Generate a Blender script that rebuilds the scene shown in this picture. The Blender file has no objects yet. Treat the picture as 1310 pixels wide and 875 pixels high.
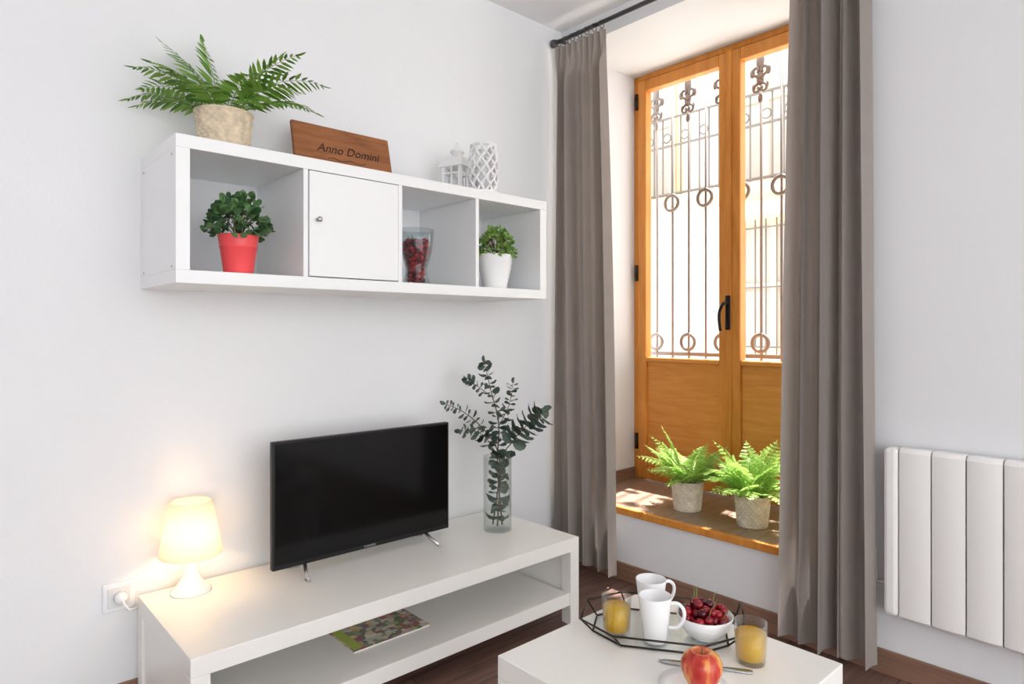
import bpy, bmesh, math, random
from mathutils import Vector, Matrix
random.seed(4)
R = random.random
def U(a,b): return random.uniform(a,b)
scene = bpy.context.scene
COL = scene.collection
scene.view_settings.view_transform = 'Standard'
scene.view_settings.look = 'None'
scene.view_settings.exposure = 0.0

# ---------------------------------------------------------------- helpers
def lin(c):
    out=[]
    for v in c[:3]:
        v/=255.0
        out.append(v/12.92 if v<=0.04045 else ((v+0.055)/1.055)**2.4)
    return tuple(out)+(1.0,)
def scl(c,f): return (min(1,c[0]*f),min(1,c[1]*f),min(1,c[2]*f),1)

def newmat(name):
    m=bpy.data.materials.new(name); m.use_nodes=True
    nt=m.node_tree
    for n in list(nt.nodes): nt.nodes.remove(n)
    out=nt.nodes.new('ShaderNodeOutputMaterial')
    return m,nt,out
def coords(nt,scale=(1,1,1),rot=(0,0,0)):
    tc=nt.nodes.new('ShaderNodeTexCoord'); mp=nt.nodes.new('ShaderNodeMapping')
    mp.inputs['Scale'].default_value=scale; mp.inputs['Rotation'].default_value=rot
    nt.links.new(tc.outputs['Object'],mp.inputs['Vector'])
    return mp.outputs['Vector']
def ramp(nt,fac,stops):
    r=nt.nodes.new('ShaderNodeValToRGB')
    e=r.color_ramp.elements
    e[0].position=stops[0][0]; e[0].color=stops[0][1]
    e[1].position=stops[-1][0]; e[1].color=stops[-1][1]
    for p,c in stops[1:-1]:
        k=e.new(p); k.color=c
    nt.links.new(fac,r.inputs['Fac'])
    return r.outputs['Color']
def mk(name,col,rough=.5,metal=0.,var=.04,ns=6,bump=0.,bs=80,spec=.5,transl=0.,stretch=(1,1,1)):
    m,nt,out=newmat(name)
    c=lin(col)
    v=coords(nt,stretch)
    n=nt.nodes.new('ShaderNodeTexNoise'); n.inputs['Scale'].default_value=ns; n.inputs['Detail'].default_value=3
    nt.links.new(v,n.inputs['Vector'])
    colr=ramp(nt,n.outputs['Fac'],[(.3,scl(c,1-var)),(.7,scl(c,1+var))])
    b=nt.nodes.new('ShaderNodeBsdfPrincipled')
    nt.links.new(colr,b.inputs['Base Color'])
    b.inputs['Roughness'].default_value=rough; b.inputs['Metallic'].default_value=metal
    b.inputs['Specular IOR Level'].default_value=spec
    if bump>0:
        n2=nt.nodes.new('ShaderNodeTexNoise'); n2.inputs['Scale'].default_value=bs
        nt.links.new(v,n2.inputs['Vector'])
        bp=nt.nodes.new('ShaderNodeBump'); bp.inputs['Strength'].default_value=bump; bp.inputs['Distance'].default_value=.01
        nt.links.new(n2.outputs['Fac'],bp.inputs['Height']); nt.links.new(bp.outputs['Normal'],b.inputs['Normal'])
    if transl>0:
        t=nt.nodes.new('ShaderNodeBsdfTranslucent'); nt.links.new(colr,t.inputs['Color'])
        mx=nt.nodes.new('ShaderNodeMixShader'); mx.inputs[0].default_value=transl
        nt.links.new(b.outputs[0],mx.inputs[1]); nt.links.new(t.outputs[0],mx.inputs[2])
        nt.links.new(mx.outputs[0],out.inputs['Surface'])
    else:
        nt.links.new(b.outputs[0],out.inputs['Surface'])
    return m
def wood(name,c1,c2,stretch,rough=.4,ns=3.,spec=.4):
    m,nt,out=newmat(name)
    v=coords(nt,stretch)
    n=nt.nodes.new('ShaderNodeTexNoise'); n.inputs['Scale'].default_value=ns; n.inputs['Detail'].default_value=6; n.inputs['Roughness'].default_value=.65; n.inputs['Distortion'].default_value=.6
    nt.links.new(v,n.inputs['Vector'])
    colr=ramp(nt,n.outputs['Fac'],[(.3,lin(c1)),(.7,lin(c2))])
    b=nt.nodes.new('ShaderNodeBsdfPrincipled'); nt.links.new(colr,b.inputs['Base Color'])
    b.inputs['Roughness'].default_value=rough; b.inputs['Specular IOR Level'].default_value=spec
    bp=nt.nodes.new('ShaderNodeBump'); bp.inputs['Strength'].default_value=.15; bp.inputs['Distance'].default_value=.003
    nt.links.new(n.outputs['Fac'],bp.inputs['Height']); nt.links.new(bp.outputs['Normal'],b.inputs['Normal'])
    nt.links.new(b.outputs[0],out.inputs['Surface'])
    return m
def leafmat(name,c1,c2,transl=.3,rough=.45):
    m,nt,out=newmat(name)
    g=nt.nodes.new('ShaderNodeNewGeometry')
    colr=ramp(nt,g.outputs['Random Per Island'],[(0,lin(c1)),(1,lin(c2))])
    b=nt.nodes.new('ShaderNodeBsdfPrincipled'); nt.links.new(colr,b.inputs['Base Color']); b.inputs['Roughness'].default_value=rough
    t=nt.nodes.new('ShaderNodeBsdfTranslucent'); nt.links.new(colr,t.inputs['Color'])
    mx=nt.nodes.new('ShaderNodeMixShader'); mx.inputs[0].default_value=transl
    nt.links.new(b.outputs[0],mx.inputs[1]); nt.links.new(t.outputs[0],mx.inputs[2]); nt.links.new(mx.outputs[0],out.inputs['Surface'])
    return m
def glassmat(name,tint=(252,254,254),lo=.015,hi=.35,rough=.02,pw_=4.):
    m,nt,out=newmat(name)
    tr=nt.nodes.new('ShaderNodeBsdfTransparent'); tr.inputs['Color'].default_value=lin(tint)
    gl=nt.nodes.new('ShaderNodeBsdfGlossy'); gl.inputs['Roughness'].default_value=rough
    lw=nt.nodes.new('ShaderNodeLayerWeight'); lw.inputs['Blend'].default_value=.5
    pw=nt.nodes.new('ShaderNodeMath'); pw.operation='POWER'; pw.inputs[1].default_value=pw_
    nt.links.new(lw.outputs['Facing'],pw.inputs[0])
    mr=nt.nodes.new('ShaderNodeMapRange'); mr.inputs['To Min'].default_value=lo; mr.inputs['To Max'].default_value=hi
    nt.links.new(pw.outputs[0],mr.inputs['Value'])
    mx=nt.nodes.new('ShaderNodeMixShader')
    nt.links.new(mr.outputs[0],mx.inputs[0]); nt.links.new(tr.outputs[0],mx.inputs[1]); nt.links.new(gl.outputs[0],mx.inputs[2])
    nt.links.new(mx.outputs[0],out.inputs['Surface'])
    return m

def root(name,loc):
    e=bpy.data.objects.new(name,None); e.location=loc; e.empty_display_size=.05
    COL.objects.link(e); return e
def mesh(name,verts,faces,mat,parent=None,smooth=False,doubles=False):
    off=Vector(parent.location) if parent else Vector((0,0,0))
    me=bpy.data.meshes.new(name)
    me.from_pydata([tuple(Vector(v)-off) for v in verts],[],faces)
    me.materials.append(mat)
    bm=bmesh.new(); bm.from_mesh(me)
    if doubles: bmesh.ops.remove_doubles(bm,verts=bm.verts,dist=1e-5)
    if doubles: bmesh.ops.recalc_face_normals(bm,faces=bm.faces)
    for f in bm.faces: f.smooth=smooth
    bm.to_mesh(me); bm.free()
    o=bpy.data.objects.new(name,me); COL.objects.link(o)
    if parent: o.parent=parent
    return o
def bev(o,w,seg=2):
    if w>0:
        b=o.modifiers.new('bevel','BEVEL'); b.width=w; b.segments=seg; b.limit_method='ANGLE'; b.angle_limit=.7
    return o
BF=[(0,3,2,1),(4,5,6,7),(0,1,5,4),(1,2,6,5),(2,3,7,6),(3,0,4,7)]
def box(name,x0,x1,y0,y1,z0,z1,mat,parent=None,bevel=0.):
    v=[(x0,y0,z0),(x1,y0,z0),(x1,y1,z0),(x0,y1,z0),(x0,y0,z1),(x1,y0,z1),(x1,y1,z1),(x0,y1,z1)]
    return bev(mesh(name,v,BF,mat,parent),bevel)
def lathe(name,prof,at,mat,parent,seg=48,smooth=True,rfun=None,close=False):
    V=[];F=[]
    n=len(prof)
    for j,(r,z) in enumerate(prof):
        for i in range(seg):
            a=2*math.pi*i/seg
            rr=r if rfun is None else rfun(r,z,a,j)
            V.append((at[0]+rr*math.cos(a),at[1]+rr*math.sin(a),at[2]+z))
    for j in range(n-1):
        for i in range(seg):
            k=(i+1)%seg
            F.append((j*seg+i,j*seg+k,(j+1)*seg+k,(j+1)*seg+i))
    return mesh(name,V,F,mat,parent,smooth,doubles=True)
def tubegeo(V,F,pts,r,n=8,closed=False,taper=1.0):
    pts=[Vector(p) for p in pts]; m=len(pts); b0=len(V)
    prev=None
    for i,p in enumerate(pts):
        if closed: t=pts[(i+1)%m]-pts[i-1]
        else: t=pts[min(i+1,m-1)]-pts[max(i-1,0)]
        t.normalize()
        if prev is None:
            a=Vector((0,0,1)) if abs(t.z)<.9 else Vector((1,0,0))
            prev=t.cross(a).normalized()
        else:
            prev=(prev-t*prev.dot(t)).normalized()
        bb=t.cross(prev)
        rr=r*(1+(taper-1)*i/max(1,m-1))
        for k in range(n):
            a=2*math.pi*k/n
            V.append(tuple(p+prev*math.cos(a)*rr+bb*math.sin(a)*rr))
    for i in range(m if closed else m-1):
        i2=(i+1)%m
        for k in range(n):
            k2=(k+1)%n
            F.append((b0+i*n+k,b0+i*n+k2,b0+i2*n+k2,b0+i2*n+k))
    if not closed:
        F.append(tuple(b0+k for k in range(n))[::-1]); F.append(tuple(b0+(m-1)*n+k for k in range(n)))
def tube(name,pts,r,mat,parent=None,n=8,closed=False,taper=1.):
    V=[];F=[]; tubegeo(V,F,pts,r,n,closed,taper)
    return mesh(name,V,F,mat,parent,True)
def ring(c,r,axis,n=24,ry=None):
    ry=ry or r
    c=Vector(c); ax=Vector(axis).normalized()
    a=Vector((0,0,1)) if abs(ax.z)<.9 else Vector((1,0,0))
    u=ax.cross(a).normalized(); v=u.cross(ax)
    return [c+u*math.cos(2*math.pi*i/n)*r+v*math.sin(2*math.pi*i/n)*ry for i in range(n)]
_ico=None
def ballgeo(V,F,c,r,sub=2,sz=1.):
    global _ico
    if _ico is None:
        bm=bmesh.new(); bmesh.ops.create_icosphere(bm,subdivisions=2,radius=1)
        _ico=([v.co.copy() for v in bm.verts],[tuple(v.index for v in f.verts) for f in bm.faces]); bm.free()
    b=len(V)
    for v in _ico[0]: V.append((c[0]+v.x*r,c[1]+v.y*r,c[2]+v.z*r*sz))
    for f in _ico[1]: F.append(tuple(b+i for i in f))
def curve(pts,n=30):
    out=[]
    m=len(pts)-1
    for i in range(n+1):
        u=i/n*m; k=min(int(u),m-1); f=u-k
        p0=pts[max(k-1,0)];p1=pts[k];p2=pts[k+1];p3=pts[min(k+2,m)]
        out.append(.5*((2*p1)+(p2-p0)*f+(2*p0-5*p1+4*p2-p3)*f*f+(3*p1-p0-3*p2+p3)*f**3))
    return out

# ---------------------------------------------------------------- materials
M_wall=mk('wall_paint',(236,237,239),.85,var=.01,ns=2,bump=.04,bs=120,spec=.2)
M_ceil=mk('ceiling_paint',(247,247,248),.9,var=.004,ns=2,spec=.2)
M_lacq=mk('white_lacquer',(244,242,237),.32,var=.006,ns=3)
M_lacq2=mk('white_foil',(243,244,244),.38,var=.006,ns=3)
M_orange=wood('honey_wood',(206,128,48),(234,158,74),(6,6,.7),.35,3.)
M_orangeH=wood('honey_wood_panel',(216,138,58),(236,162,82),(2,1.2,14),.4,3.)
M_curt=mk('curtain_cloth',(164,155,149),.9,var=.03,ns=12,bump=.12,bs=500,spec=.1,transl=.2)
M_iron=mk('wrought_iron',(124,120,118),.6,metal=.0,var=.1,ns=20)
M_black=mk('black_metal',(22,21,21),.4,metal=.3)
M_dkgrey=mk('grey_rod',(92,90,92),.35,metal=.7)
M_steel=mk('steel',(190,190,192),.25,metal=1.)
M_cer=mk('white_ceramic',(245,245,246),.15,var=.004)
M_rad=mk('radiator_enamel',(245,243,241),.35,var=.004)
M_glass=glassmat('clear_glass')
M_tumbler=glassmat('tumbler_glass',(252,254,254),.02,.55,.02,3.)
M_pane=glassmat('window_pane',(254,254,254),.01,.15)
M_wick=mk('wicker',(222,204,178),.8,var=.2,ns=40,bump=.2,bs=200)
M_wickL=mk('pale_wicker',(232,220,202),.8,var=.15,ns=40,bump=.2,bs=200)
M_soil=mk('soil',(60,42,30),.95,var=.3,ns=60,bump=.6,bs=90)
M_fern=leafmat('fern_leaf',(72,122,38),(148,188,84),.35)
M_fernL=leafmat('pale_fern_leaf',(138,186,72),(206,232,140),.45)  # lighter green leaf of the lacy ferns
M_bush=leafmat('dark_small_leaf',(42,82,46),(100,140,82),.15)
M_bushL=leafmat('light_small_leaf',(92,138,54),(162,192,104),.2)
M_euc=leafmat('eucalyptus_leaf',(50,68,60),(98,116,102),.12)
M_stem=mk('plant_stem',(98,84,56),.7,var=.15,ns=30)
M_stemG=mk('green_stem',(104,130,60),.6,var=.1)
M_red=mk('coral_enamel',(248,84,88),.35,var=.02)

# floor laminate
def floormat():
    m,nt,out=newmat('laminate_floor')
    tc=nt.nodes.new('ShaderNodeTexCoord')
    br=nt.nodes.new('ShaderNodeTexBrick'); br.inputs['Scale'].default_value=1.; br.inputs['Brick Width'].default_value=1.25; br.inputs['Row Height'].default_value=.19
    br.inputs['Mortar Size'].default_value=.0018; br.inputs['Color1'].default_value=lin((132,104,94)); br.inputs['Color2'].default_value=lin((112,87,78)); br.inputs['Mortar'].default_value=lin((58,42,36)); br.offset=.37
    nt.links.new(tc.outputs['Object'],br.inputs['Vector'])
    mp=nt.nodes.new('ShaderNodeMapping'); mp.inputs['Scale'].default_value=(1.2,14,1); nt.links.new(tc.outputs['Object'],mp.inputs['Vector'])
    n=nt.nodes.new('ShaderNodeTexNoise'); n.inputs['Scale'].default_value=2.5; n.inputs['Detail'].default_value=7; n.inputs['Distortion'].default_value=.8
    nt.links.new(mp.outputs[0],n.inputs['Vector'])
    c=ramp(nt,n.outputs['Fac'],[(.3,(.6,.57,.55,1)),(.7,(1.3,1.25,1.25,1))])
    mx=nt.nodes.new('ShaderNodeMix'); mx.data_type='RGBA'; mx.blend_type='MULTIPLY'; mx.inputs[0].default_value=1.
    nt.links.new(br.outputs['Color'],mx.inputs[6]); nt.links.new(c,mx.inputs[7])
    b=nt.nodes.new('ShaderNodeBsdfPrincipled'); b.inputs['Roughness'].default_value=.38
    nt.links.new(mx.outputs[2],b.inputs['Base Color']); nt.links.new(b.outputs[0],out.inputs['Surface'])
    return m
M_floor=floormat()
M_base=wood('baseboard_wood',(124,94,78),(154,118,98),(2,2,30),.45,3.)

# ---------------------------------------------------------------- room shell
WX=2.50; WY=2.37; CH=2.765; DX=3.06
NZ0=.335; NZ1=2.655; NYL=2.32; NYR=1.06
box('floor',-3.,WX+.7,-3.,WY+.2,-.12,0,M_floor)
box('ceiling',-3.,WX+.7,-3.,WY+.2,CH,CH+.12,M_ceil)
box('wall_left',-3.,WX+.7,WY,WY+.2,0,CH,M_wall)
box('wall_back',-3.15,-3.,-3.,WY+.2,0,CH,M_wall)
wr=root('wall_right',(WX,0,0))
box('pier_far',WX,DX+.12,NYL,WY,0,CH,M_wall,wr)
box('pier_near',WX,DX+.12,-3.,NYR,0,CH,M_wall,wr)
box('lintel',WX,DX+.12,NYR,NYL,NZ1,CH,M_wall,wr)
box('plinth',WX,DX+.12,NYR,NYL,0,NZ0-.02,M_wall,wr)
box('baseboard_left',-3.,WX-.012,WY-.012,WY,0,.08,M_base,None,.003)
box('baseboard_right',WX-.012,WX,-3.,WY,0,.085,M_base,None,.003)
box('baseboard_niche',WX+.01,DX-.002,NYL-.012,NYL,NZ0+.012,NZ0+.075,M_base,None,.002)
M_sill=wood('sill_laminate',(146,118,102),(180,152,134),(2,16,2),.35,3.)
ts=root('trim_sill',(WX+.2,1.7,NZ0))
box('sill_board',WX-.004,DX+.12,NYR,NYL,NZ0-.02,NZ0+.012,M_sill,ts)
box('sill_nosing',WX-.014,WX+.006,NYR,NYL,NZ0-.02,NZ0+.014,M_orange,ts,.004)

# ---------------------------------------------------------------- french door
dr=root('door_1',(DX+.03,1.69,NZ0))
zb=NZ0+.012; zt=NZ1
x0,x1=DX,DX+.07
box('frame_jamb_far',x0,x1,NYL-.03,NYL,zb,zt,M_orange,dr,.004)
box('frame_jamb_near',x0,x1,NYR,NYR+.03,zb,zt,M_orange,dr,.004)
box('frame_head',x0,x1,NYR+.03,NYL-.03,zt-.03,zt,M_orange,dr,.004)
def leaf_door(ya,yb,tag):
    xx0,xx1=DX-.012,DX+.045
    s=.058; top=zt-.035; bot=zb+.006
    box(tag+'_stile_a',xx0,xx1,ya-s,ya,bot,top,M_orange,dr,.006)
    box(tag+'_stile_b',xx0,xx1,yb,yb+s,bot,top,M_orange,dr,.006)
    box(tag+'_rail_top',xx0,xx1,yb+s,ya-s,top-.062,top,M_orange,dr,.006)
    box(tag+'_rail_mid',xx0,xx1,yb+s,ya-s,1.02,1.045,M_orangeH,dr,.006)
    box(tag+'_rail_bottom',xx0,xx1,yb+s,ya-s,bot,bot+.07,M_orange,dr,.006)
    box(tag+'_panel',xx0+.016,xx1-.01,yb+s,ya-s,bot+.07,1.02,M_orangeH,dr,.002)
    box(tag+'_pane',xx0+.03,xx0+.034,yb+s,ya-s,1.045,top-.062,M_pane,dr)
leaf_door(NYL-.032,1.716,'leaf_far')
leaf_door(1.712,NYR+.032,'leaf_near')
box('astragal',DX-.02,DX-.012,1.70,1.728,zb+.006,zt-.035,M_orange,dr,.004)
box('handle_plate',DX-.03,DX-.02,1.700,1.728,1.20,1.375,M_black,dr,.005)
tube('handle_lever',curve([Vector(p) for p in [(DX-.03,1.714,1.335),(DX-.06,1.714,1.335),(DX-.066,1.722,1.325),(DX-.066,1.738,1.29),(DX-.064,1.741,1.25),(DX-.060,1.736,1.195)]],20),.0085,M_black,dr)
for z in (.52,1.48,2.46):
    lathe('hinge',[(0,0),(.010,0),(.010,.09),(0,.09)],(DX-.016,NYL-.03,z),M_black,dr,12)

# ---------------------------------------------------------------- wrought iron grille outside
gr=root('window_grille',(3.3,1.69,NZ0))
V=[];F=[]
GX=3.30
ys=[2.33-.11*i for i in range(12)]
def rod(V,F,a,b,r): tubegeo(V,F,[a,b],r,8)
def scroll(V,F,y,z,s,sz,r=.0055,size=.04):
    pts=[]
    for k in range(17):
        t=k/16; a=math.radians(-90+t*330); rr=size*(1-.62*t)
        pts.append(Vector((GX-.014,y+s*(size*.95+rr*math.cos(a)*.9-.004) ,z+sz*(size+rr*math.sin(a)))))
    pts=[Vector((GX-.014,y,z-sz*.02))]+pts
    tubegeo(V,F,pts,r,6)
for i,y in enumerate(ys):
    rod(V,F,(GX,y,.30),(GX,y,2.74),.0075)
    if i%2==0:
        for zz in (1.13,.50): tubegeo(V,F,ring((GX-.012,y,zz),.045,(1,0,0)),.011,6,True)
        for s in (1,-1):
            scroll(V,F,y,2.545,s,1,.008,.026); scroll(V,F,y,2.50,s,-1,.008,.024)
        for dy,dz,r in ((0,.10,.030),(0,.01,.028),(0,-.095,.018),(.044,.045,.018),(-.044,.045,.018),(.036,-.03,.014),(-.036,-.03,.014)):
            b=len(V); ballgeo(V,F,(0,0,0),r)
            for k in range(b,len(V)):
                v=V[k]; V[k]=(GX-.012+v[0]*.35,y+dy+v[1]*.8,2.52+dz+v[2]*1.4)
    else:
        tubegeo(V,F,ring((GX-.012,y,1.95),.045,(1,0,0)),.011,6,True)
for z in (.42,1.06,2.66):
    b=len(V)
    for dx in (-.004,.004):
        for y,zz in ((NYR-.02,z-.012),(NYL+.05,z-.012),(NYL+.05,z+.012),(NYR-.02,z+.012)): V.append((GX+dx,y,zz))
    F+= [(b,b+1,b+2,b+3),(b+4,b+7,b+6,b+5),(b,b+4,b+5,b+1),(b+3,b+2,b+6,b+7)]
mesh('bars',V,F,M_iron,gr,True)
box('balcony_slab',DX+.12,3.42,NYR-.15,NYL+.25,.2,.30,mk('stone',(225,220,210),.8),gr)

# ---------------------------------------------------------------- building across the street
M_fac=mk('facade_render',(238,232,222),.9,var=.03,ns=1.5)
M_fac2=mk('facade_ochre',(234,206,166),.9,var=.04)
M_win=mk('facade_window',(172,166,158),.3)
M_join=mk('pale_joinery',(226,206,180),.6)
M_irono=mk('facade_iron',(112,104,98),.7)
fb=root('facade_building',(7.6,4.,0))
box('facade_wall',7.5,8.,-2.,11.,-.4,5.6,M_fac,fb)
box('cornice',7.35,8.,-2.,11.,5.6,5.75,M_fac,fb)
def fwin(y0,y1,z0,z1):
    box('surround',7.46,7.5,y0-.12,y1+.12,z0-.12,z1+.12,M_fac2,fb)
    box('opening',7.44,7.46,y0,y1,z0,z1,M_win,fb)
    for k in range(3):
        yy=y0+(y1-y0)*k/2
        box('mullion',7.41,7.44,yy-.04,yy+.04,z0,z1,M_join,fb)
    box('transom',7.40,7.438,y0,y1,(z0+z1)/2-.03,(z0+z1)/2+.03,M_join,fb)
fwin(3.15,4.05,1.0,2.45)
fwin(3.3,4.1,3.0,4.9); fwin(5.0,5.7,3.0,4.9)
V=[];F=[]
for i in range(24):
    y=3.0+.13*i; rod(V,F,(6.95,y,2.86),(6.95,y,3.85),.011)
    if i%2: tubegeo(V,F,ring((6.94,y+.065,3.6),.055,(1,0,0),12),.010,5,True)
for z in (2.9,3.5,3.85): rod(V,F,(6.95,2.95,z),(6.95,6.05,z),.016)
for i in range(8):
    y=3.12+.13*i; rod(V,F,(7.3,y,.9),(7.3,y,2.5),.010)
for z in (1.0,1.7,2.4): rod(V,F,(7.3,3.05,z),(7.3,4.15,z),.010)
mesh('facade_railings',V,F,M_irono,fb,True)
box('facade_balcony',6.9,7.5,2.9,6.1,2.76,2.86,M_fac2,fb)
box('street_ground',DX+.5,7.5,-3.,11.,-.5,-.4,mk('paving',(228,224,218),.9,var=.05,ns=3))

# ---------------------------------------------------------------- curtains
cr=root('curtain_rod',(2.42,1.5,2.675))
tube('rod',[(2.42,2.34,2.675),(2.42,-.3,2.675)],.011,M_dkgrey,cr,12)
lathe('finial',[(0,-.018),(.016,-.016),(.02,0),(.016,.016),(0,.018)],(2.42,2.345,2.675),M_dkgrey,cr,16)
for y in (2.30,.3): 
    tube('bracket',[(2.42,y,2.675),(2.46,y,2.675),(2.499,y,2.675)],.009,M_dkgrey,cr)
def curtain(name,top,bot,zt,zb,seed,nf,amp=.036,X=2.425):
    rn=random.Random(seed)
    ph=[rn.uniform(0,6.28) for _ in range(6)]
    c=root(name,(X,(top[0]+top[1])/2,zt))
    NU,NV=220,60; V=[];F=[]
    for j in range(NV+1):
        t=j/NV; z=zt+(zb-zt)*t
        k=min(1,t*1.15)
        a0=top[0]+(bot[0]-top[0])*t**.8; a1=top[1]+(bot[1]-top[1])*t**.8
        for i in range(NU+1):
            s=i/NU
            w=s+.030*math.sin(2*math.pi*s*1.3+ph[0])*k+.02*math.sin(2*math.pi*s*2.6+ph[3]+1.3*t)
            top_f=math.sin(2*math.pi*nf*2*s+ph[1])*.012
            A=amp*(.75+.35*math.sin(6.28*s*1.7+ph[4]))
            fold=A*math.sin(2*math.pi*nf*w+ph[2]+.5*math.sin(2.2*t+ph[5]))+.010*math.sin(2*math.pi*nf*2.3*w+ph[4]+t*1.2)
            m=min(1,max(0,(t-.01)/.07)); m=m*m*(3-2*m)
            x=X+top_f*(1-m)+fold*m
            yy=a0+(a1-a0)*s+ .011*math.cos(2*math.pi*nf*w+ph[2])*m
            V.append((min(x,2.488),min(yy,2.362),z+.004*math.sin(40*s)*(1 if j==NV else 0)))
    for j in range(NV):
        for i in range(NU):
            a=j*(NU+1)+i; F.append((a,a+1,a+NU+2,a+NU+1))
    o=mesh('drape',V,F,M_curt,c,True)
    V=[];F=[]
    n=7
    for i in range(n):
        y=top[0]+(top[1]-top[0])*(i+.5)/n
        tubegeo(V,F,ring((2.42,y,2.667),.018,(0,1,0),16),.0022,5,True)
    mesh('curtain_rings',V,F,M_dkgrey,cr,True)
    return c
curtain('curtain',(2.335,2.005),(2.355,1.925),2.646,.045,3,4.5)
curtain('curtain',(1.088,.838),(1.14,.81),2.646,.04,11,4.2,.04)

# ---------------------------------------------------------------- radiator
ra=root('wall_radiator',(2.45,.45,.23))
yy=.794
box('end_cap',2.425,2.48,yy-.043,yy,.235,.80,M_rad,ra,.012)
yy-=.045
M_gap=mk('radiator_gap',(120,116,114),.6)
for i in range(8):
    V=[];F=[]
    N=10; prof=[]
    for k in range(N+1):
        s=k/N; prof.append((yy-.0022-(.0911)*s, 2.432-.006*math.sin(math.pi*s)**.8))
    zs=[.228,.24,.79,.803]
    for zi,z in enumerate(zs):
        ins=.012 if zi in (0,3) else 0
        for (y,x) in prof: V.append((min(x+ins,2.47),y,z))
    M=N+1
    for zi in range(3):
        for k in range(N): F.append((zi*M+k,zi*M+k+1,(zi+1)*M+k+1,(zi+1)*M+k))
    b=len(V)
    for z in (.228,.803):
        V.append((2.478,prof[0][0],z)); V.append((2.478,prof[-1][0],z))
    F.append(tuple([b,b+1]+[k for k in range(N,-1,-1)])); F.append(tuple([b+3,b+2]+[3*M+k for k in range(N+1)]))
    F.append((b,0,M,2*M,3*M,b+2)); F.append((b+1,b+3,3*M+N,2*M+N,M+N,N)); F.append((b,b+2,b+3,b+1))
    mesh('section',V,F,M_rad,ra,False)
    yy-=.0955
box('core',2.445,2.4995,yy+.01,.78,.25,.785,M_gap,ra)
tube('supply_cable',[(2.47,.80,.33),(2.48,.83,.32),(2.492,.84,.36),(2.494,.842,.44)],.005,M_cer,ra)

# ---------------------------------------------------------------- wall shelf
SX0,SX1,SY0,SY1,SZ0,SZ1=.528,1.998,1.98,2.369,1.332,1.752
sh=root('floating_cube_shelf',(1.26,2.17,1.332))
b=.0015; T=.038
box('top_board',SX0,SX1,SY0,SY1,SZ1-T,SZ1,M_lacq2,sh,b)
box('bottom_board',SX0,SX1,SY0,SY1,SZ0,SZ0+T,M_lacq2,sh,b)
box('side_board',SX0,SX0+T,SY0,SY1,SZ0+T,SZ1-T,M_lacq2,sh,b)
box('side_board',SX1-T,SX1,SY0,SY1,SZ0+T,SZ1-T,M_lacq2,sh,b)
cw=(SX1-SX0-2*T-3*.016)/4
for i in range(1,4):
    xa=SX0+T+cw*i+.016*(i-1)
    box('divider',xa,xa+.016,SY0+.002,SY1,SZ0+T,SZ1-T,M_lacq2,sh,.001)
xa=SX0+T+cw+.016
box('door_panel',xa+.003,xa+cw-.003,SY0-.002,SY0+.016,SZ0+T+.003,SZ1-T-.003,M_lacq2,sh,.002)
box('door_backing',xa,xa+cw,SY1-.02,SY1-.004,SZ0+T,SZ1-T,M_lacq2,sh)
k=lathe('door_knob',[(0,0),(.006,0),(.005,.012),(.009,.018),(.007,.023),(0,.024)],(0,0,0),M_steel,None,16)
k.parent=sh; k.rotation_euler=(math.pi/2,0,0); k.location=Vector((xa+.03,SY0-.002,1.555))-sh.location
for y,z in ((2.02,1.70),(2.33,1.70),(2.02,1.38),(2.33,1.38)):
    k=lathe('screw_cap',[(0,0),(.004,0),(.0035,.001),(0,.001)],(0,0,0),M_steel,None,12)
    k.parent=sh; k.rotation_euler=(0,-math.pi/2,0); k.location=Vector((SX0,y,z))-sh.location

# ---------------------------------------------------------------- tv bench
BX0,BX1,BY0,BY1=.515,2.005,1.80,2.35
tb=root('tv_bench',(1.26,2.07,0))
box('top_slab',BX0,BX1,BY0,BY1,.297,.35,M_lacq,tb,.002)
box('lower_shelf',BX0+.05,BX1-.05,BY0+.006,BY1-.006,.078,.13,M_lacq,tb,.002)
for x in (BX0,BX1-.05):
    for y in (BY0,BY1-.05):
        box('leg',x,x+.05,y,y+.05,0,.297,M_lacq,tb,.002)
    box('side_panel',x+.008,x+.042,BY0+.05,BY1-.05,.06,.297,M_lacq,tb,.001)

# ---------------------------------------------------------------- tv
tv=root('television',(1.24,2.17,.35))
box('casing',.873,1.606,2.155,2.18,.388,.822,M_black,tv,.004)
box('rear_housing',1.0,1.48,2.18,2.215,.42,.70,M_black,tv,.01)
M_screen=mk('tv_screen',(8,8,9),.12,var=.02,spec=.3)
box('screen',.882,1.597,2.1535,2.156,.405,.813,M_screen,tv)
for x,s in ((.99,-1),(1.49,1)):
    V=[];F=[]
    tubegeo(V,F,[(x,2.165,.395),(x+.01*s,2.135,.372),(x+.02*s,2.09,.355)],.007,8)
    tubegeo(V,F,[(x,2.165,.395),(x+.01*s,2.2,.372),(x+.02*s,2.26,.355)],.006,8)
    tubegeo(V,F,[(x+.02*s,2.08,.3545),(x+.024*s,2.105,.3545)],.0045,6)
    mesh('stand_foot',V,F,M_steel,tv,True)
def text(name,body,size,loc,rot,mat,parent,shear=0.,ext=.0005):
    cu=bpy.data.curves.new(name,'FONT'); cu.body=body; cu.size=size; cu.align_x='CENTER'; cu.align_y='CENTER'; cu.shear=shear; cu.extrude=ext
    cu.materials.append(mat)
    o=bpy.data.objects.new(name,cu); COL.objects.link(o); o.parent=parent
    o.location=Vector(loc)-Vector(parent.location); o.rotation_euler=rot
    return o
text('maker_lettering','TORMSEN',.011,(1.24,2.1545,.3965),(math.pi/2,0,0),mk('silver_print',(170,170,172),.4),tv)

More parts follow.
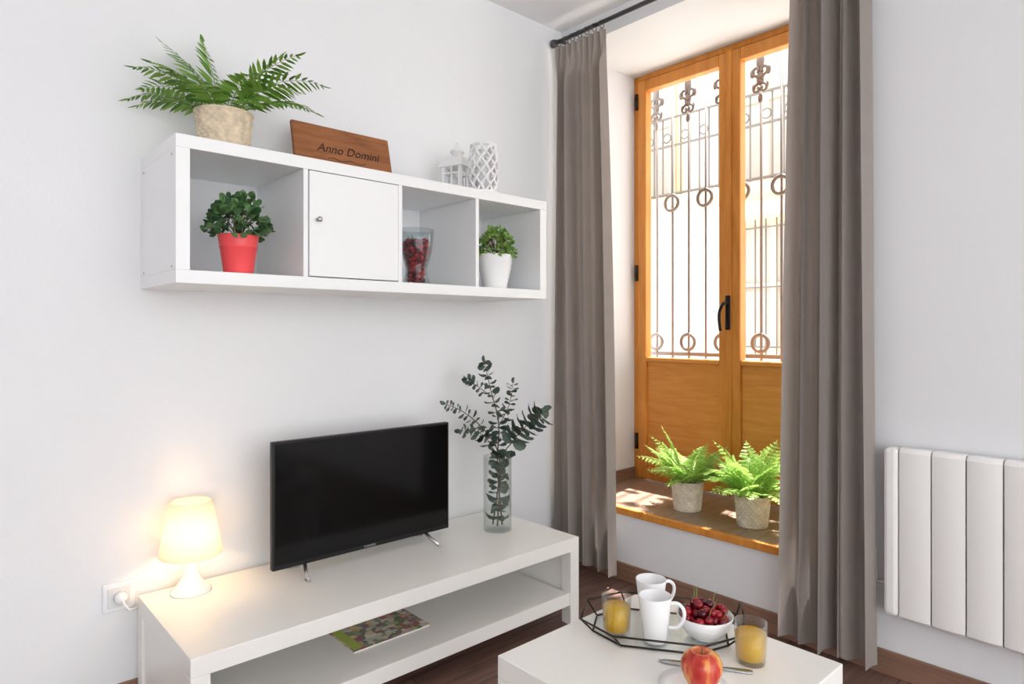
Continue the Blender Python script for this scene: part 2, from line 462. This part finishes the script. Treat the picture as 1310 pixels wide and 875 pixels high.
# ---------------------------------------------------------------- table lamp
at=(.652,2.272,.35); lp=root('table_lamp',at)
M_shade,nt,out=newmat('lamp_shade')
nz=nt.nodes.new('ShaderNodeTexNoise'); nz.inputs['Scale'].default_value=30
cs=ramp(nt,nz.outputs['Fac'],[(.3,lin((253,245,232))),(.7,lin((255,250,240)))])
tl=nt.nodes.new('ShaderNodeBsdfTranslucent'); nt.links.new(cs,tl.inputs['Color'])
df=nt.nodes.new('ShaderNodeBsdfDiffuse'); nt.links.new(cs,df.inputs['Color'])
mx=nt.nodes.new('ShaderNodeMixShader'); mx.inputs[0].default_value=.5
nt.links.new(df.outputs[0],mx.inputs[1]); nt.links.new(tl.outputs[0],mx.inputs[2]); nt.links.new(mx.outputs[0],out.inputs['Surface'])
lathe('base',[(0,.0),(.062,.0),(.062,.006),(.056,.012),(.042,.026),(.030,.045),(.023,.065),(.019,.09),(.018,.115),(.021,.12),(.021,.145),(0,.145)],at,M_cer,lp)
lathe('shade',[(.094,.122),(.095,.124),(.063,.293),(.060,.295),(.058,.292),(.092,.124),(.094,.122)],at,M_shade,lp,48)
lathe('bulb',[(0,.145),(.014,.147),(.014,.165),(.026,.185),(.028,.205),(.02,.225),(0,.235)],at,mk('bulb_glass',(255,240,215),.3,transl=.8),lp,20)
L=bpy.data.lights.new('lamp_bulb','POINT'); L.energy=3.0; L.color=(1,.77,.52); L.shadow_soft_size=.03
lo=bpy.data.objects.new('lamp_light',L); COL.objects.link(lo); lo.parent=lp; lo.location=(0,0,.19)

# ---------------------------------------------------------------- outlet
ou=root('wall_socket',(.465,2.36,.357))
box('plate',.420,.510,2.36,2.37,.312,.402,M_cer,ou,.004)
box('inner_plate',.433,.497,2.357,2.361,.325,.389,mk('socket_plastic',(226,226,226),.4),ou,.002)
k=lathe('plug',[(0,0),(.019,0),(.018,.022),(.012,.034),(0,.036)],(0,0,0),M_cer,None,24); k.parent=ou; k.rotation_euler=(math.pi/2,0,0); k.location=(.002,-.003,0)
tube('cord',[(.467,2.322,.357),(.47,2.312,.345),(.482,2.315,.325),(.5,2.33,.318),(.512,2.35,.314),(.53,2.36,.30),(.56,2.36,.25)],.0035,M_cer,ou)

# ---------------------------------------------------------------- leaves
def leafgeo(V,F,p,d,n,L,w,droop=.12,clampy=None):
    d=d.normalized(); s=d.cross(n).normalized(); n=s.cross(d).normalized()
    b=len(V)
    pts=[(0,0),(.3,w),(.3,-w),(.7,w*.72),(.7,-w*.72),(1,0)]
    for a,ww in pts:
        q=p+d*(a*L)+s*ww-n*(droop*L*a*a)
        V.append(tuple(q))
    F+= [(b,b+2,b+1),(b+1,b+2,b+4,b+3),(b+3,b+4,b+5)]
def roundleaf(V,F,p,d,n,r):
    d=d.normalized(); s=d.cross(n).normalized(); n=s.cross(d).normalized()
    b=len(V); K=9
    for k in range(K):
        a=2*math.pi*k/K
        V.append(tuple(p+d*(r*1.05+r*math.cos(a)*1.05)+s*(r*.92*math.sin(a))+n*(.18*r*(math.cos(2*a)))))
    F.append(tuple(b+k for k in range(K)))
def frond(V,F,SV,SF,base,az,L,e0,e1,n,lmax,lw,lacy=False,lean=.5,rr=.0013):
    p=Vector(base); pts=[p.copy()]
    st=L/n
    side=Vector((-math.sin(az),math.cos(az),0))
    tw=U(-.5,.5)
    for i in range(1,n+1):
        t=i/n; e=e0+(e1-e0)*t**1.1
        d=Vector((math.cos(e)*math.cos(az),math.cos(e)*math.sin(az),math.sin(e)))
        p=p+d*st; pts.append(p.copy())
        if t<.2: continue
        up=side.cross(d); 
        if up.z<0: up=-up
        sdv=(side*math.cos(tw)+up*math.sin(tw))
        prof=math.sin(math.pi*min(1,(.10+.88*t)))**.7 if t<.97 else .25
        prof=max(.22,prof)*(1.-.25*t)
        ll=lmax*prof
        for s in (1,-1):
            ld=(sdv*s+d*lean*(.7+.9*t)-Vector((0,0,.12))+Vector((U(-.12,.12),U(-.12,.12),U(-.12,.12)))).normalized()
            if lacy:
                m=7
                for q in range(1,m+1):
                    tq=q/m; pp=p+ld*(ll*tq)-Vector((0,0,.15*ll*tq*tq))
                    sl=ll*.27*(1-.6*tq)+.002
                    sd=ld.cross(up).normalized()
                    for s2 in (1,-1):
                        leafgeo(V,F,pp,(sd*s2+ld*.6),up,sl,sl*.34,.1)
                leafgeo(V,F,p,ld,up,ll,.0016,.12)
            else:
                leafgeo(V,F,p,ld,up,ll,lw*(.6+.4*prof),.15)
    leafgeo(V,F,p,Vector((math.cos(az)*math.cos(e1),math.sin(az)*math.cos(e1),math.sin(e1))),side.cross(Vector((math.cos(az),math.sin(az),0.01))),lmax*.4,lw,.1)
    tubegeo(SV,SF,pts,rr,4,False,.4)
def basket(at,r0,r1,h,mat,parent,rows=12):
    sub=5; n=rows*sub
    prof=[(0,0)]
    for j in range(n+1):
        t=j/n; prof.append((r0+(r1-r0)*t**.8,h*t))
    def rf(r,z,a,j):
        if j==0: return 0
        j-=1
        row=min(j//sub,rows-1); ph=(j%sub)/sub
        bul=math.sin(math.pi*ph)**.7 if 0<ph<1 else 0
        return r-.001+bul*(.0022+.0026*math.sin(20*a+math.pi*row))
    lathe('basket',prof,at,mat,parent,160,True,rf)
    tube('basket_rim',ring((at[0],at[1],at[2]+h),r1+.0005,(0,0,1),40),.0045,mat,parent,8,True)
    lathe('soil',[(0,h-.018),(r1-.004,h-.02)],at,M_soil,parent,32)

def potted_fern(name,at,r0,r1,h,fronds,mat,wm,lmax,lw,n,lacy,clampy=2.355,clampx=None,clampz=None):
    c=root(name,at)
    basket(at,r0,r1,h,wm,c)
    V=[];F=[];SV=[];SF=[]
    for (az,L,e0,e1) in fronds:
        a=math.radians(az)
        bs=(at[0]+r1*.35*math.cos(a),at[1]+r1*.35*math.sin(a),at[2]+h-.015)
        frond(V,F,SV,SF,bs,a,L,math.radians(e0),math.radians(e1),n,lmax*(.8+.4*L/.3),lw,lacy)
    def cl(v): 
        x=v[0] if clampx is None else min(v[0],clampx)
        z=max(v[2],at[2]+.006)
        return (x,min(v[1],clampy),z)
    V=[cl(v) for v in V]; SV=[cl(v) for v in SV]
    mesh('fronds',V,F,mat,c,False); mesh('stalks',SV,SF,M_stemG,c,True)
    return c
fr=[(-42,.33,64,-20),(-22,.28,54,-28),(-62,.28,50,-25),(138,.27,62,-14),(155,.26,46,-26),(172,.26,64,-8),(124,.27,80,34),(150,.28,78,36),
    (60,.23,75,25),(20,.24,66,8),(-85,.21,66,-10),(-130,.19,50,-25),(-165,.24,62,-6),(105,.29,86,60),(-30,.26,80,36),(-50,.30,72,12),(168,.22,34,-30),(-45,.26,42,-28)]
potted_fern('potted_fern',(.722,2.17,SZ1),.068,.085,.138,fr,M_fern,M_wick,.076,.0078,16,False)
zs=NZ0+.012
def sf(seed):
    rn=random.Random(seed); out=[]
    for i in range(32):
        az=i*360/32*2.03+rn.uniform(-12,12); e0=rn.choice([86,80,72,62,52,45]); 
        out.append((az,rn.uniform(.18,.28),e0,e0-rn.uniform(35,75)))
    return out
potted_fern('potted_maidenhair_fern',(2.70,1.735,zs),.060,.074,.135,sf(1),M_fernL,M_wickL,.056,.003,13,True,2.3,3.03)
potted_fern('potted_maidenhair_fern',(2.685,1.40,zs),.060,.074,.135,sf(2),M_fernL,M_wickL,.056,.003,13,True,2.3,3.03)

def bush(name,at,prof,potmat,plant_r,plant_z0,plant_h,count,lr,mat):
    c=root(name,at)
    lathe('pot',prof,at,potmat,c,48)
    rt=max(p[0] for p in prof); h=max(p[1] for p in prof)
    lathe('soil',[(0,h-.012),(rt-.006,h-.014)],at,M_soil,c,32)
    V=[];F=[];SV=[];SF=[]
    base=Vector((at[0],at[1],at[2]+h-.015))
    for i in range(26):
        a=U(0,6.28); e=U(.2,1.45)
        tip=Vector((at[0]+plant_r*math.cos(a)*math.cos(e)*.85,at[1]+plant_r*math.sin(a)*math.cos(e)*.85,at[2]+plant_z0+plant_h*math.sin(e)*.9))
        mid=(base+tip)/2+Vector((0,0,.01))
        tubegeo(SV,SF,[base,mid,tip],.0014,4)
    for i in range(count):
        a=U(0,6.28); e=U(-.35,1.5); q=U(.55,1.)**.6
        dv=Vector((math.cos(a)*math.cos(e)*plant_r,math.sin(a)*math.cos(e)*plant_r,math.sin(e)*plant_h))*q
        bumpy=1+.16*math.sin(5*a+3*e)
        p=Vector((at[0],at[1],at[2]+plant_z0))+dv*bumpy
        d=(dv.normalized()+Vector((U(-.8,.8),U(-.8,.8),U(-.4,.6)))).normalized()
        n=(dv.normalized()+Vector((U(-.5,.5),U(-.5,.5),U(.2,1)))).normalized()
        if abs(d.dot(n))>.95: continue
        roundleaf(V,F,p,d,n,lr*U(.7,1.2))
    V=[(v[0],min(v[1],2.35),max(v[2],at[2]+.04)) for v in V]
    mesh('leaves',V,F,mat,c,False); mesh('stems',SV,SF,M_stem,c,True)
    return c
z1=SZ0+T+.0005
bush('potted_shrub',(.735,2.08,z1),[(0,0),(.042,0),(.043,.004),(.054,.082),(.056,.084),(.0565,.086),(.055,.089),(.0595,.118),(.061,.122),(.058,.123),(.054,.09),(.04,.01),(0,.01)],M_red,.084,.150,.086,380,.0118,M_bush)
prof=[(0,0),(.046,0),(.049,.004)]+[(.049+.018*t/10+(.0018 if t%2 else 0),.01+.008*t) for t in range(1,10)]+[(.068,.10),(.071,.104),(.0715,.14),(.074,.145),(.070,.146),(.066,.11),(.04,.01),(0,.01)]
bush('potted_shrub',(1.800,2.09,z1),prof,M_cer,.074,.165,.085,560,.0085,M_bushL)

# berry vase
bv=root('glass_vase_of_berries',(1.41,2.10,z1))
pr=[(0,.0),(.052,.0),(.053,.004),(.047,.022),(.041,.05),(.041,.065),(.049,.095),(.059,.13),(.065,.17),(.068,.214),(.0655,.214),(.0625,.17),(.0572,.13),(.0475,.095),(.0395,.065),(.0395,.05),(.042,.03),(.042,.010),(0,.008)]
lathe('vase',pr,(1.41,2.10,z1),glassmat('vase_glass',(240,244,245),.03,.75,.02,2.),bv,48)
V=[];F=[];
rn=random.Random(8)
pts=[]
for i in range(22000):
    z=rn.uniform(.018,.172) 
    rmax=.039 if z<.065 else .039+.0225*min(1,(z-.065)/.09)
    rmax-=.0095
    if z>.158: rmax*=.85
    r=rmax*math.sqrt(rn.random()); a=rn.uniform(0,6.28); p=Vector((r*math.cos(a),r*math.sin(a),z))
    if all((p-q).length>.0132 for q in pts): pts.append(p)
for p in pts: ballgeo(V,F,(1.41+p.x,2.10+p.y,z1+p.z),rn.uniform(.0078,.0092))
m_b=leafmat('berries',(70,8,24),(200,44,54),0.02,.2)
mesh('berries',V,F,m_b,bv,True)
V=[];F=[]
for i in range(6):
    a=rn.uniform(0,6.28); tubegeo(V,F,[(1.41+.02*math.cos(a),2.10+.02*math.sin(a),z1+.16),(1.41+.035*math.cos(a),2.10+.035*math.sin(a),z1+.19)],.0012,4)
mesh('twigs',V,F,M_stemG,bv)

# ---------------------------------------------------------------- wooden sign on shelf
sg=root('wooden_sign',(1.172,2.2,SZ1))
M_sign=wood('sign_wood',(124,74,42),(170,110,68),(1.5,6,14),.6,3.)
o=box('plank',-.198,.198,-.008,.008,0,.202,M_sign,None,.004)
o.parent=sg; tilt=math.radians(-14); o.rotation_euler=(tilt,0,0)
M_burn=mk('burnt_letters',(52,30,18),.8)
t=text('lettering','Anno Domini',.046,(1.172,2.2,SZ1),(math.pi/2+tilt,0,0),M_burn,sg,.35,.0008)
t.location=Matrix.Rotation(tilt,3,'X')@Vector((.015,-.0087,.112))
V=[];F=[]
tubegeo(V,F,[Vector((-.07+.008*i,-.0088,.074+.004*math.sin(i*.7))) for i in range(20)],.0012,5)
o=mesh('flourish',V,F,M_burn,None); o.parent=sg; o.rotation_euler=(tilt,0,0)

# ---------------------------------------------------------------- white lantern
M_wm=mk('white_painted_metal',(240,240,241),.5)
cx,cy=1.683,2.20; la=root('candle_lantern',(cx,cy,SZ1))
ang=math.radians(20)
def rotxy(dx,dy): return (cx+dx*math.cos(ang)-dy*math.sin(ang),cy+dx*math.sin(ang)+dy*math.cos(ang))
def rbox(name,dx0,dx1,dy0,dy1,z0,z1_,mat,bevel=0):
    v=[]
    for z in (z0,z1_):
        for a,b_ in ((dx0,dy0),(dx1,dy0),(dx1,dy1),(dx0,dy1)):
            p=rotxy(a,b_); v.append((p[0],p[1],SZ1+z))
    return bev(mesh(name,v,BF,mat,la),bevel)
rbox('foot',-.055,.055,-.055,.055,0,.012,M_wm,.002)
rbox('plinth',-.050,.050,-.050,.050,.012,.026,M_wm,.002)
for sx in (-1,1):
    for sy in (-1,1):
        rbox('post',min(sx*.048,sx*.034),max(sx*.048,sx*.034),min(sy*.048,sy*.034),max(sy*.048,sy*.034),.02,.13,M_wm,.001)
    rbox('mullion',-.0035,.0035,min(sx*.046,sx*.041),max(sx*.046,sx*.041),.02,.13,M_wm)
    rbox('mullion',min(sx*.046,sx*.041),max(sx*.046,sx*.041),-.0035,.0035,.02,.13,M_wm)
    rbox('rail',-.04,.04,min(sx*.046,sx*.041),max(sx*.046,sx*.041),.100,.107,M_wm)
    rbox('rail',min(sx*.046,sx*.041),max(sx*.046,sx*.041),-.04,.04,.100,.107,M_wm)
    rbox('pane',-.038,.038,sx*.0385,sx*.0388,.02,.13,M_glass)
rbox('eave',-.058,.058,-.058,.058,.13,.140,M_wm,.002)
V=[]
lev=[(.055,.140),(.053,.153),(.046,.166),(.034,.176),(.026,.180)]
for r,z in lev:
    for a,b_ in ((-r,-r),(r,-r),(r,r),(-r,r)):
        p=rotxy(a,b_); V.append((p[0],p[1],SZ1+z))
F=[]
for j in range(len(lev)-1):
    for i in range(4): F.append((4*j+i,4*j+(i+1)%4,4*j+4+(i+1)%4,4*j+4+i))
F.append((16,17,18,19))
bev(mesh('roof',V,F,M_wm,la),.002)
lathe('chimney',[(.024,.175),(.024,.196),(.031,.198),(.027,.208),(.014,.214),(0,.215)],(cx,cy,SZ1),M_wm,la,24)
tube('carry_ring',ring((cx,cy,SZ1+.227),.016,(.5,-.8,0),20),.0026,M_wm,la,6,True)
lathe('candle',[(0,.026),(.026,.026),(.026,.08),(0,.08)],(cx,cy,SZ1),M_cer,la,20)

# woven candle holder
cx2,cy2=1.700,2.047; wh=root('woven_candle_holder',(cx2,cy2,SZ1))
V=[];F=[]
hh=.190
def rad(t): return .048+.010*math.sin(math.pi*t)
for k in range(9):
    for sgn in (1,-1):
        pts=[]
        for i in range(22):
            t=i/21; a=2*math.pi*k/9+sgn*t*math.pi*.8; r=rad(t)+sgn*.0028*math.sin(t*30)
            pts.append((cx2+r*math.cos(a),cy2+r*math.sin(a),SZ1+.006+hh*t))
        tubegeo(V,F,pts,.0050,6)
for z,t in ((.0065,0),(hh+.006,1)): tubegeo(V,F,ring((cx2,cy2,SZ1+z),rad(t)+.001,(0,0,1),30),.0065,8,True)
mesh('weave',V,F,M_wm,wh,True)
lathe('candle',[(0,.006),(.030,.006),(.030,.12),(0,.12)],(cx2,cy2,SZ1),M_cer,wh,24)

# ---------------------------------------------------------------- eucalyptus vase
vx,vy=1.822,2.10
ev=root('eucalyptus_vase',(vx,vy,.35))
lathe('vase',[(0,0),(.058,0),(.060,.003),(.060,.315),(.0575,.315),(.0575,.015),(0,.012)],(vx,vy,.35),glassmat('tall_glass',(250,252,251),.02,.6,.02,3.),ev,48)
RV=Vector((.741,-.672,0)); FV=Vector((.672,.741,0))
def pt(l,f,z): return Vector((vx,vy,0))+RV*l+FV*f+Vector((0,0,z))
stems=[([pt(.02,0,.37),pt(.0,0,.62),pt(.005,0,.80),pt(-.03,0,.95),pt(-.055,0,1.06)],.026,.24,28),
       ([pt(-.02,.01,.37),pt(.01,0,.62),pt(-.03,.01,.74),pt(-.13,.0,.84),pt(-.22,-.01,.885)],.022,.40,26),
       ([pt(.0,-.02,.37),pt(.02,0,.64),pt(.06,-.01,.72),pt(.12,-.01,.79),pt(.19,-.02,.85)],.038,.48,28),
       ([pt(.0,.01,.66),pt(-.05,0,.74),pt(-.10,.02,.765),pt(-.16,.03,.765)],.022,.2,14),
       ([pt(.0,.0,.78),pt(.05,0,.88),pt(.065,.02,.97)],.022,.2,12),
       ([pt(-.03,.0,.92),pt(-.1,0,.97),pt(-.13,.02,.99)],.020,.2,10)]
V=[];F=[];SV=[];SF=[]
for pts,lr,t0,n in stems:
    c=curve(pts,n)
    tubegeo(SV,SF,c,.0035 if n>20 else .002,6,False,.35)
    for i,p in enumerate(c[1:-1],1):
        t=i/n
        if t<t0 and t>.01: 
            if not (n>20 and t<.30): continue
        tg=(c[i+1]-c[i-1]).normalized()
        a0=i*1.5+U(-.4,.4)
        sd=tg.orthogonal().normalized(); s2=tg.cross(sd)
        for q in (0,math.pi):
            a=a0+q; d=(sd*math.cos(a)+s2*math.sin(a))
            dd=(d+tg*.35).normalized(); nn=(tg*.9-d*.3+Vector((U(-.6,.6),U(-.6,.6),U(-.4,.4))))
            roundleaf(V,F,p+d*.004,dd,nn,lr*U(.75,1.05)*(1.05-.4*t) if lr<.03 else lr*U(.75,1.0)*.9)
    roundleaf(V,F,c[-1],(c[-1]-c[-2]),Vector((.3,-.8,.3)),lr*.6)
NV=[]
for v in V:
    if v[2]<.66:
        dx,dy=v[0]-vx,v[1]-vy; r=math.hypot(dx,dy)
        if r>.052: v=(vx+dx*.052/r,vy+dy*.052/r,v[2])
        v=(v[0],v[1],max(v[2],.366))
    NV.append((v[0],min(v[1],2.36),v[2]))
mesh('leaves',NV,F,M_euc,ev,False); mesh('stems',SV,SF,M_stem,ev,True)

# ---------------------------------------------------------------- magazine
mg=root('magazine',(1.212,2.055,.13))
M_mag,nt,out=newmat('magazine_cover')
v=coords(nt,(1,1,1))
vo=nt.nodes.new('ShaderNodeTexVoronoi'); vo.inputs['Scale'].default_value=48; vo.distance='CHEBYCHEV'; nt.links.new(v,vo.inputs['Vector'])
sp=nt.nodes.new('ShaderNodeSeparateColor'); nt.links.new(vo.outputs['Color'],sp.inputs[0])
cc=ramp(nt,sp.outputs[0],[(0,lin((86,110,60))),(.2,lin((150,160,128))),(.38,lin((215,208,196))),(.52,lin((178,70,90))),(.66,lin((110,112,128))),(.8,lin((216,180,100))),(1,lin((232,230,224)))])
bb=nt.nodes.new('ShaderNodeBsdfPrincipled'); bb.inputs['Roughness'].default_value=.3; nt.links.new(cc,bb.inputs['Base Color']); nt.links.new(bb.outputs[0],out.inputs['Surface'])
box('pages',1.060,1.362,1.945,2.163,.1305,.136,mk('paper',(232,228,220),.7),mg)
box('cover',1.058,1.364,1.943,2.165,.136,.1375,M_mag,mg,.0005)
box('title_band',1.066,1.10,1.955,2.155,.1375,.1378,mk('title_green',(176,196,84),.4),mg)

# ---------------------------------------------------------------- coffee table
TX0,TX1,TY0,TY1=.985,1.535,.585,1.135
ct=root('coffee_table',(1.26,.86,0))
box('top_slab',TX0,TX1,TY0,TY1,.40,.45,M_lacq,ct,.002)
for x in (TX0,TX1-.05):
    for y in (TY0,TY1-.05): box('leg',x,x+.05,y,y+.05,0,.40,M_lacq,ct,.002)

tc_=Vector((1.362,.955,.45)); tr=root('serving_tray',tc_)
ax=Vector((.56,-.83,0)).normalized(); ay=Vector((-ax.y,ax.x,0))
def hexp(a,b,c,z):
    return [tc_+ax*p+ay*q+Vector((0,0,z)) for p,q in ((-a,-c),(-a*.55,-b),(a*.55,-b),(a,-c),(a,c),(a*.55,b),(-a*.55,b),(-a,c))]
lo_=hexp(.160,.105,.045,.004); hi_=hexp(.188,.132,.06,.036)
V=[];F=[]
for i in range(8):
    tubegeo(V,F,[lo_[i],lo_[(i+1)%8]],.0024,6); tubegeo(V,F,[hi_[i],hi_[(i+1)%8]],.0024,6); tubegeo(V,F,[lo_[i],hi_[i]],.0024,6)
e=[tc_+ax*.188+ay*(-.06)+Vector((0,0,.036)),tc_+ax*.195+ay*(-.04)+Vector((0,0,.075)),tc_+ax*.195+ay*(.04)+Vector((0,0,.075)),tc_+ax*.188+ay*(.06)+Vector((0,0,.036))]
tubegeo(V,F,e,.0026,6)
mesh('wire_frame',V,F,mk('bronze_wire',(58,50,46),.4,metal=.7),tr,True)
mesh('glass_base',lo_+[p+Vector((0,0,.003)) for p in lo_],[tuple(range(8))[::-1],tuple(range(8,16))]+[(i,(i+1)%8,(i+1)%8+8,i+8) for i in range(8)],M_glass,tr)
TZ=.4575
M_juice=mk('orange_juice',(255,208,14),.3,var=.02,ns=20,transl=.4)
def juice(x,y,z):
    g=root('juice_glass',(x,y,z))
    lathe('tumbler',[(0,0),(.030,0),(.032,.003),(.0365,.092),(.035,.092),(.0315,.012),(0,.010)],(x,y,z),M_tumbler,g,40)
    lathe('juice',[(0,.0105),(.0308,.0125),(.0338,.068),(0,.068)],(x,y,z),M_juice,g,40)
juice(1.262,1.01,TZ); juice(1.388,.728,.45)
def mug(x,y,z,haz,h=.108):
    g=root('coffee_mug',(x,y,z))
    lathe('cup',[(0,0),(.026,0),(.028,.003),(.031,.04),(.039,h-.002),(.0385,h),(.0365,h-.001),(.029,.04),(.026,.008),(0,.007)],(x,y,z),M_cer,g,48)
    a=math.radians(haz); d=Vector((math.cos(a),math.sin(a),0)); c=Vector((x,y,z))
    pts=[c+d*.036+Vector((0,0,h*.86)),c+d*.052+Vector((0,0,h*.88)),c+d*.066+Vector((0,0,h*.76)),c+d*.066+Vector((0,0,h*.55)),c+d*.052+Vector((0,0,h*.36)),c+d*.031+Vector((0,0,h*.33))]
    tube('handle',curve([Vector(p) for p in pts],18),.0045,M_cer,g,8)
mug(1.302,.925,TZ,-62); mug(1.398,1.006,TZ,-25,.100)
bx,by=1.405,.855; cb=root('bowl_of_cherries',(bx,by,TZ))
lathe('bowl',[(0,0),(.030,0),(.031,.004),(.045,.012),(.060,.032),(.067,.056),(.0655,.057),(.0575,.034),(.042,.015),(0,.009)],(bx,by,TZ),M_cer,cb,48)
V=[];F=[];SV=[];SF=[]; pts=[]
rn=random.Random(5)
for i in range(6000):
    a=rn.uniform(0,6.28); r=.054*math.sqrt(rn.random()); zmax=.055+.028*(1-(r/.056)**2); z=rn.uniform(.045,zmax)
    if z<.052 and r>.048: continue
    p=Vector((r*math.cos(a),r*math.sin(a),z))
    if all((p-q).length>.0185 for q in pts): pts.append(p)
for i,p in enumerate(pts):
    ballgeo(V,F,(bx+p.x,by+p.y,TZ+p.z),.0112,sz=.92)
    if i%4==0: tubegeo(SV,SF,[(bx+p.x,by+p.y,TZ+p.z+.008),(bx+p.x*1.1+.006,by+p.y*1.1,TZ+p.z+.024),(bx+p.x*1.3+.010,by+p.y*1.25,TZ+p.z+.032)],.0009,4)
mesh('cherries',V,F,leafmat('cherry_skin',(60,4,18),(160,18,34),.0,.12),cb,True)
mesh('cherry_stalks',SV,SF,M_stemG,cb)
px_,py_=1.195,.752
pl=root('side_plate',(px_,py_,.45))
lathe('plate',[(0,.0),(.045,.0),(.05,.003),(.072,.009),(.072,.0105),(.05,.006),(0,.004)],(px_,py_,.45),M_cer,pl,48)
M_apple,nt,out=newmat('apple_skin')
v=coords(nt,(14,14,3)); n=nt.nodes.new('ShaderNodeTexNoise'); n.inputs['Scale'].default_value=2.2; n.inputs['Detail'].default_value=5; nt.links.new(v,n.inputs['Vector'])
cc=ramp(nt,n.outputs['Fac'],[(.32,lin((166,30,28))),(.46,lin((196,66,46))),(.56,lin((220,140,74))),(.68,lin((228,186,100)))])
bb=nt.nodes.new('ShaderNodeBsdfPrincipled'); bb.inputs['Roughness'].default_value=.25; nt.links.new(cc,bb.inputs['Base Color']); nt.links.new(bb.outputs[0],out.inputs['Surface'])
apx,apy=1.208,.742
ap=root('apple',(apx,apy,.4545))
lathe('fruit',[(0,.008),(.008,.003),(.016,.0),(.026,.006),(.036,.02),(.042,.038),(.042,.052),(.036,.066),(.024,.075),(.012,.074),(.005,.068),(0,.064)],(apx,apy,.4545),M_apple,ap,40)
tube('stalk',[(apx,apy,.52),(apx+.002,apy,.53),(apx+.006,apy+.002,.54)],.0015,M_stem,ap,6)
kn=root('table_knife',(1.29,.775,.455))
ka=Vector((1.235,.868,.4515)); kb=Vector((1.345,.70,.4515)); kd=(kb-ka).normalized(); ks=Vector((-kd.y,kd.x,0))
V=[];F=[]
prof=[(0,.002),(.015,.008),(.05,.010),(.10,.009),(.112,.004),(.125,.004),(.15,.0065),(.19,.008),(.2,.005)]
for z in (0,.003):
    for a,w in prof:
        for s in (1,-1): V.append(ka+kd*a+ks*(w*s)+Vector((0,0,z)))
n=len(prof)
for i in range(n-1):
    F.append((2*i,2*i+1,2*i+3,2*i+2)); o_=2*n; F.append((o_+2*i,o_+2*i+2,o_+2*i+3,o_+2*i+1))
    F.append((2*i,2*i+2,o_+2*i+2,o_+2*i)); F.append((2*i+1,o_+2*i+1,o_+2*i+3,2*i+3))
mesh('blade_and_handle',V,F,M_steel,kn,True)

# ---------------------------------------------------------------- light
w=bpy.data.worlds.new('World'); scene.world=w; w.use_nodes=True
bg=w.node_tree.nodes['Background']; bg.inputs[0].default_value=(.975,.985,1,1); bg.inputs[1].default_value=3.55
S=bpy.data.lights.new('sun','SUN'); S.energy=18; S.angle=.02; S.color=(1,.97,.92)
so=bpy.data.objects.new('sun',S); COL.objects.link(so)
d=Vector((-math.cos(math.radians(72)),-.06,-math.sin(math.radians(72))))
so.rotation_euler=d.to_track_quat('-Z','Y').to_euler(); so.location=(6,2,8)

# ---------------------------------------------------------------- camera
cd=bpy.data.cameras.new('camera'); cam=bpy.data.objects.new('camera',cd); COL.objects.link(cam)
cd.sensor_width=36; cd.lens=834/1310*36; cd.shift_y=-15.5/1310; cd.clip_start=.05
cam.location=(0,0,1.2); cam.rotation_euler=(math.pi/2,0,-math.asin(.672))
scene.camera=cam
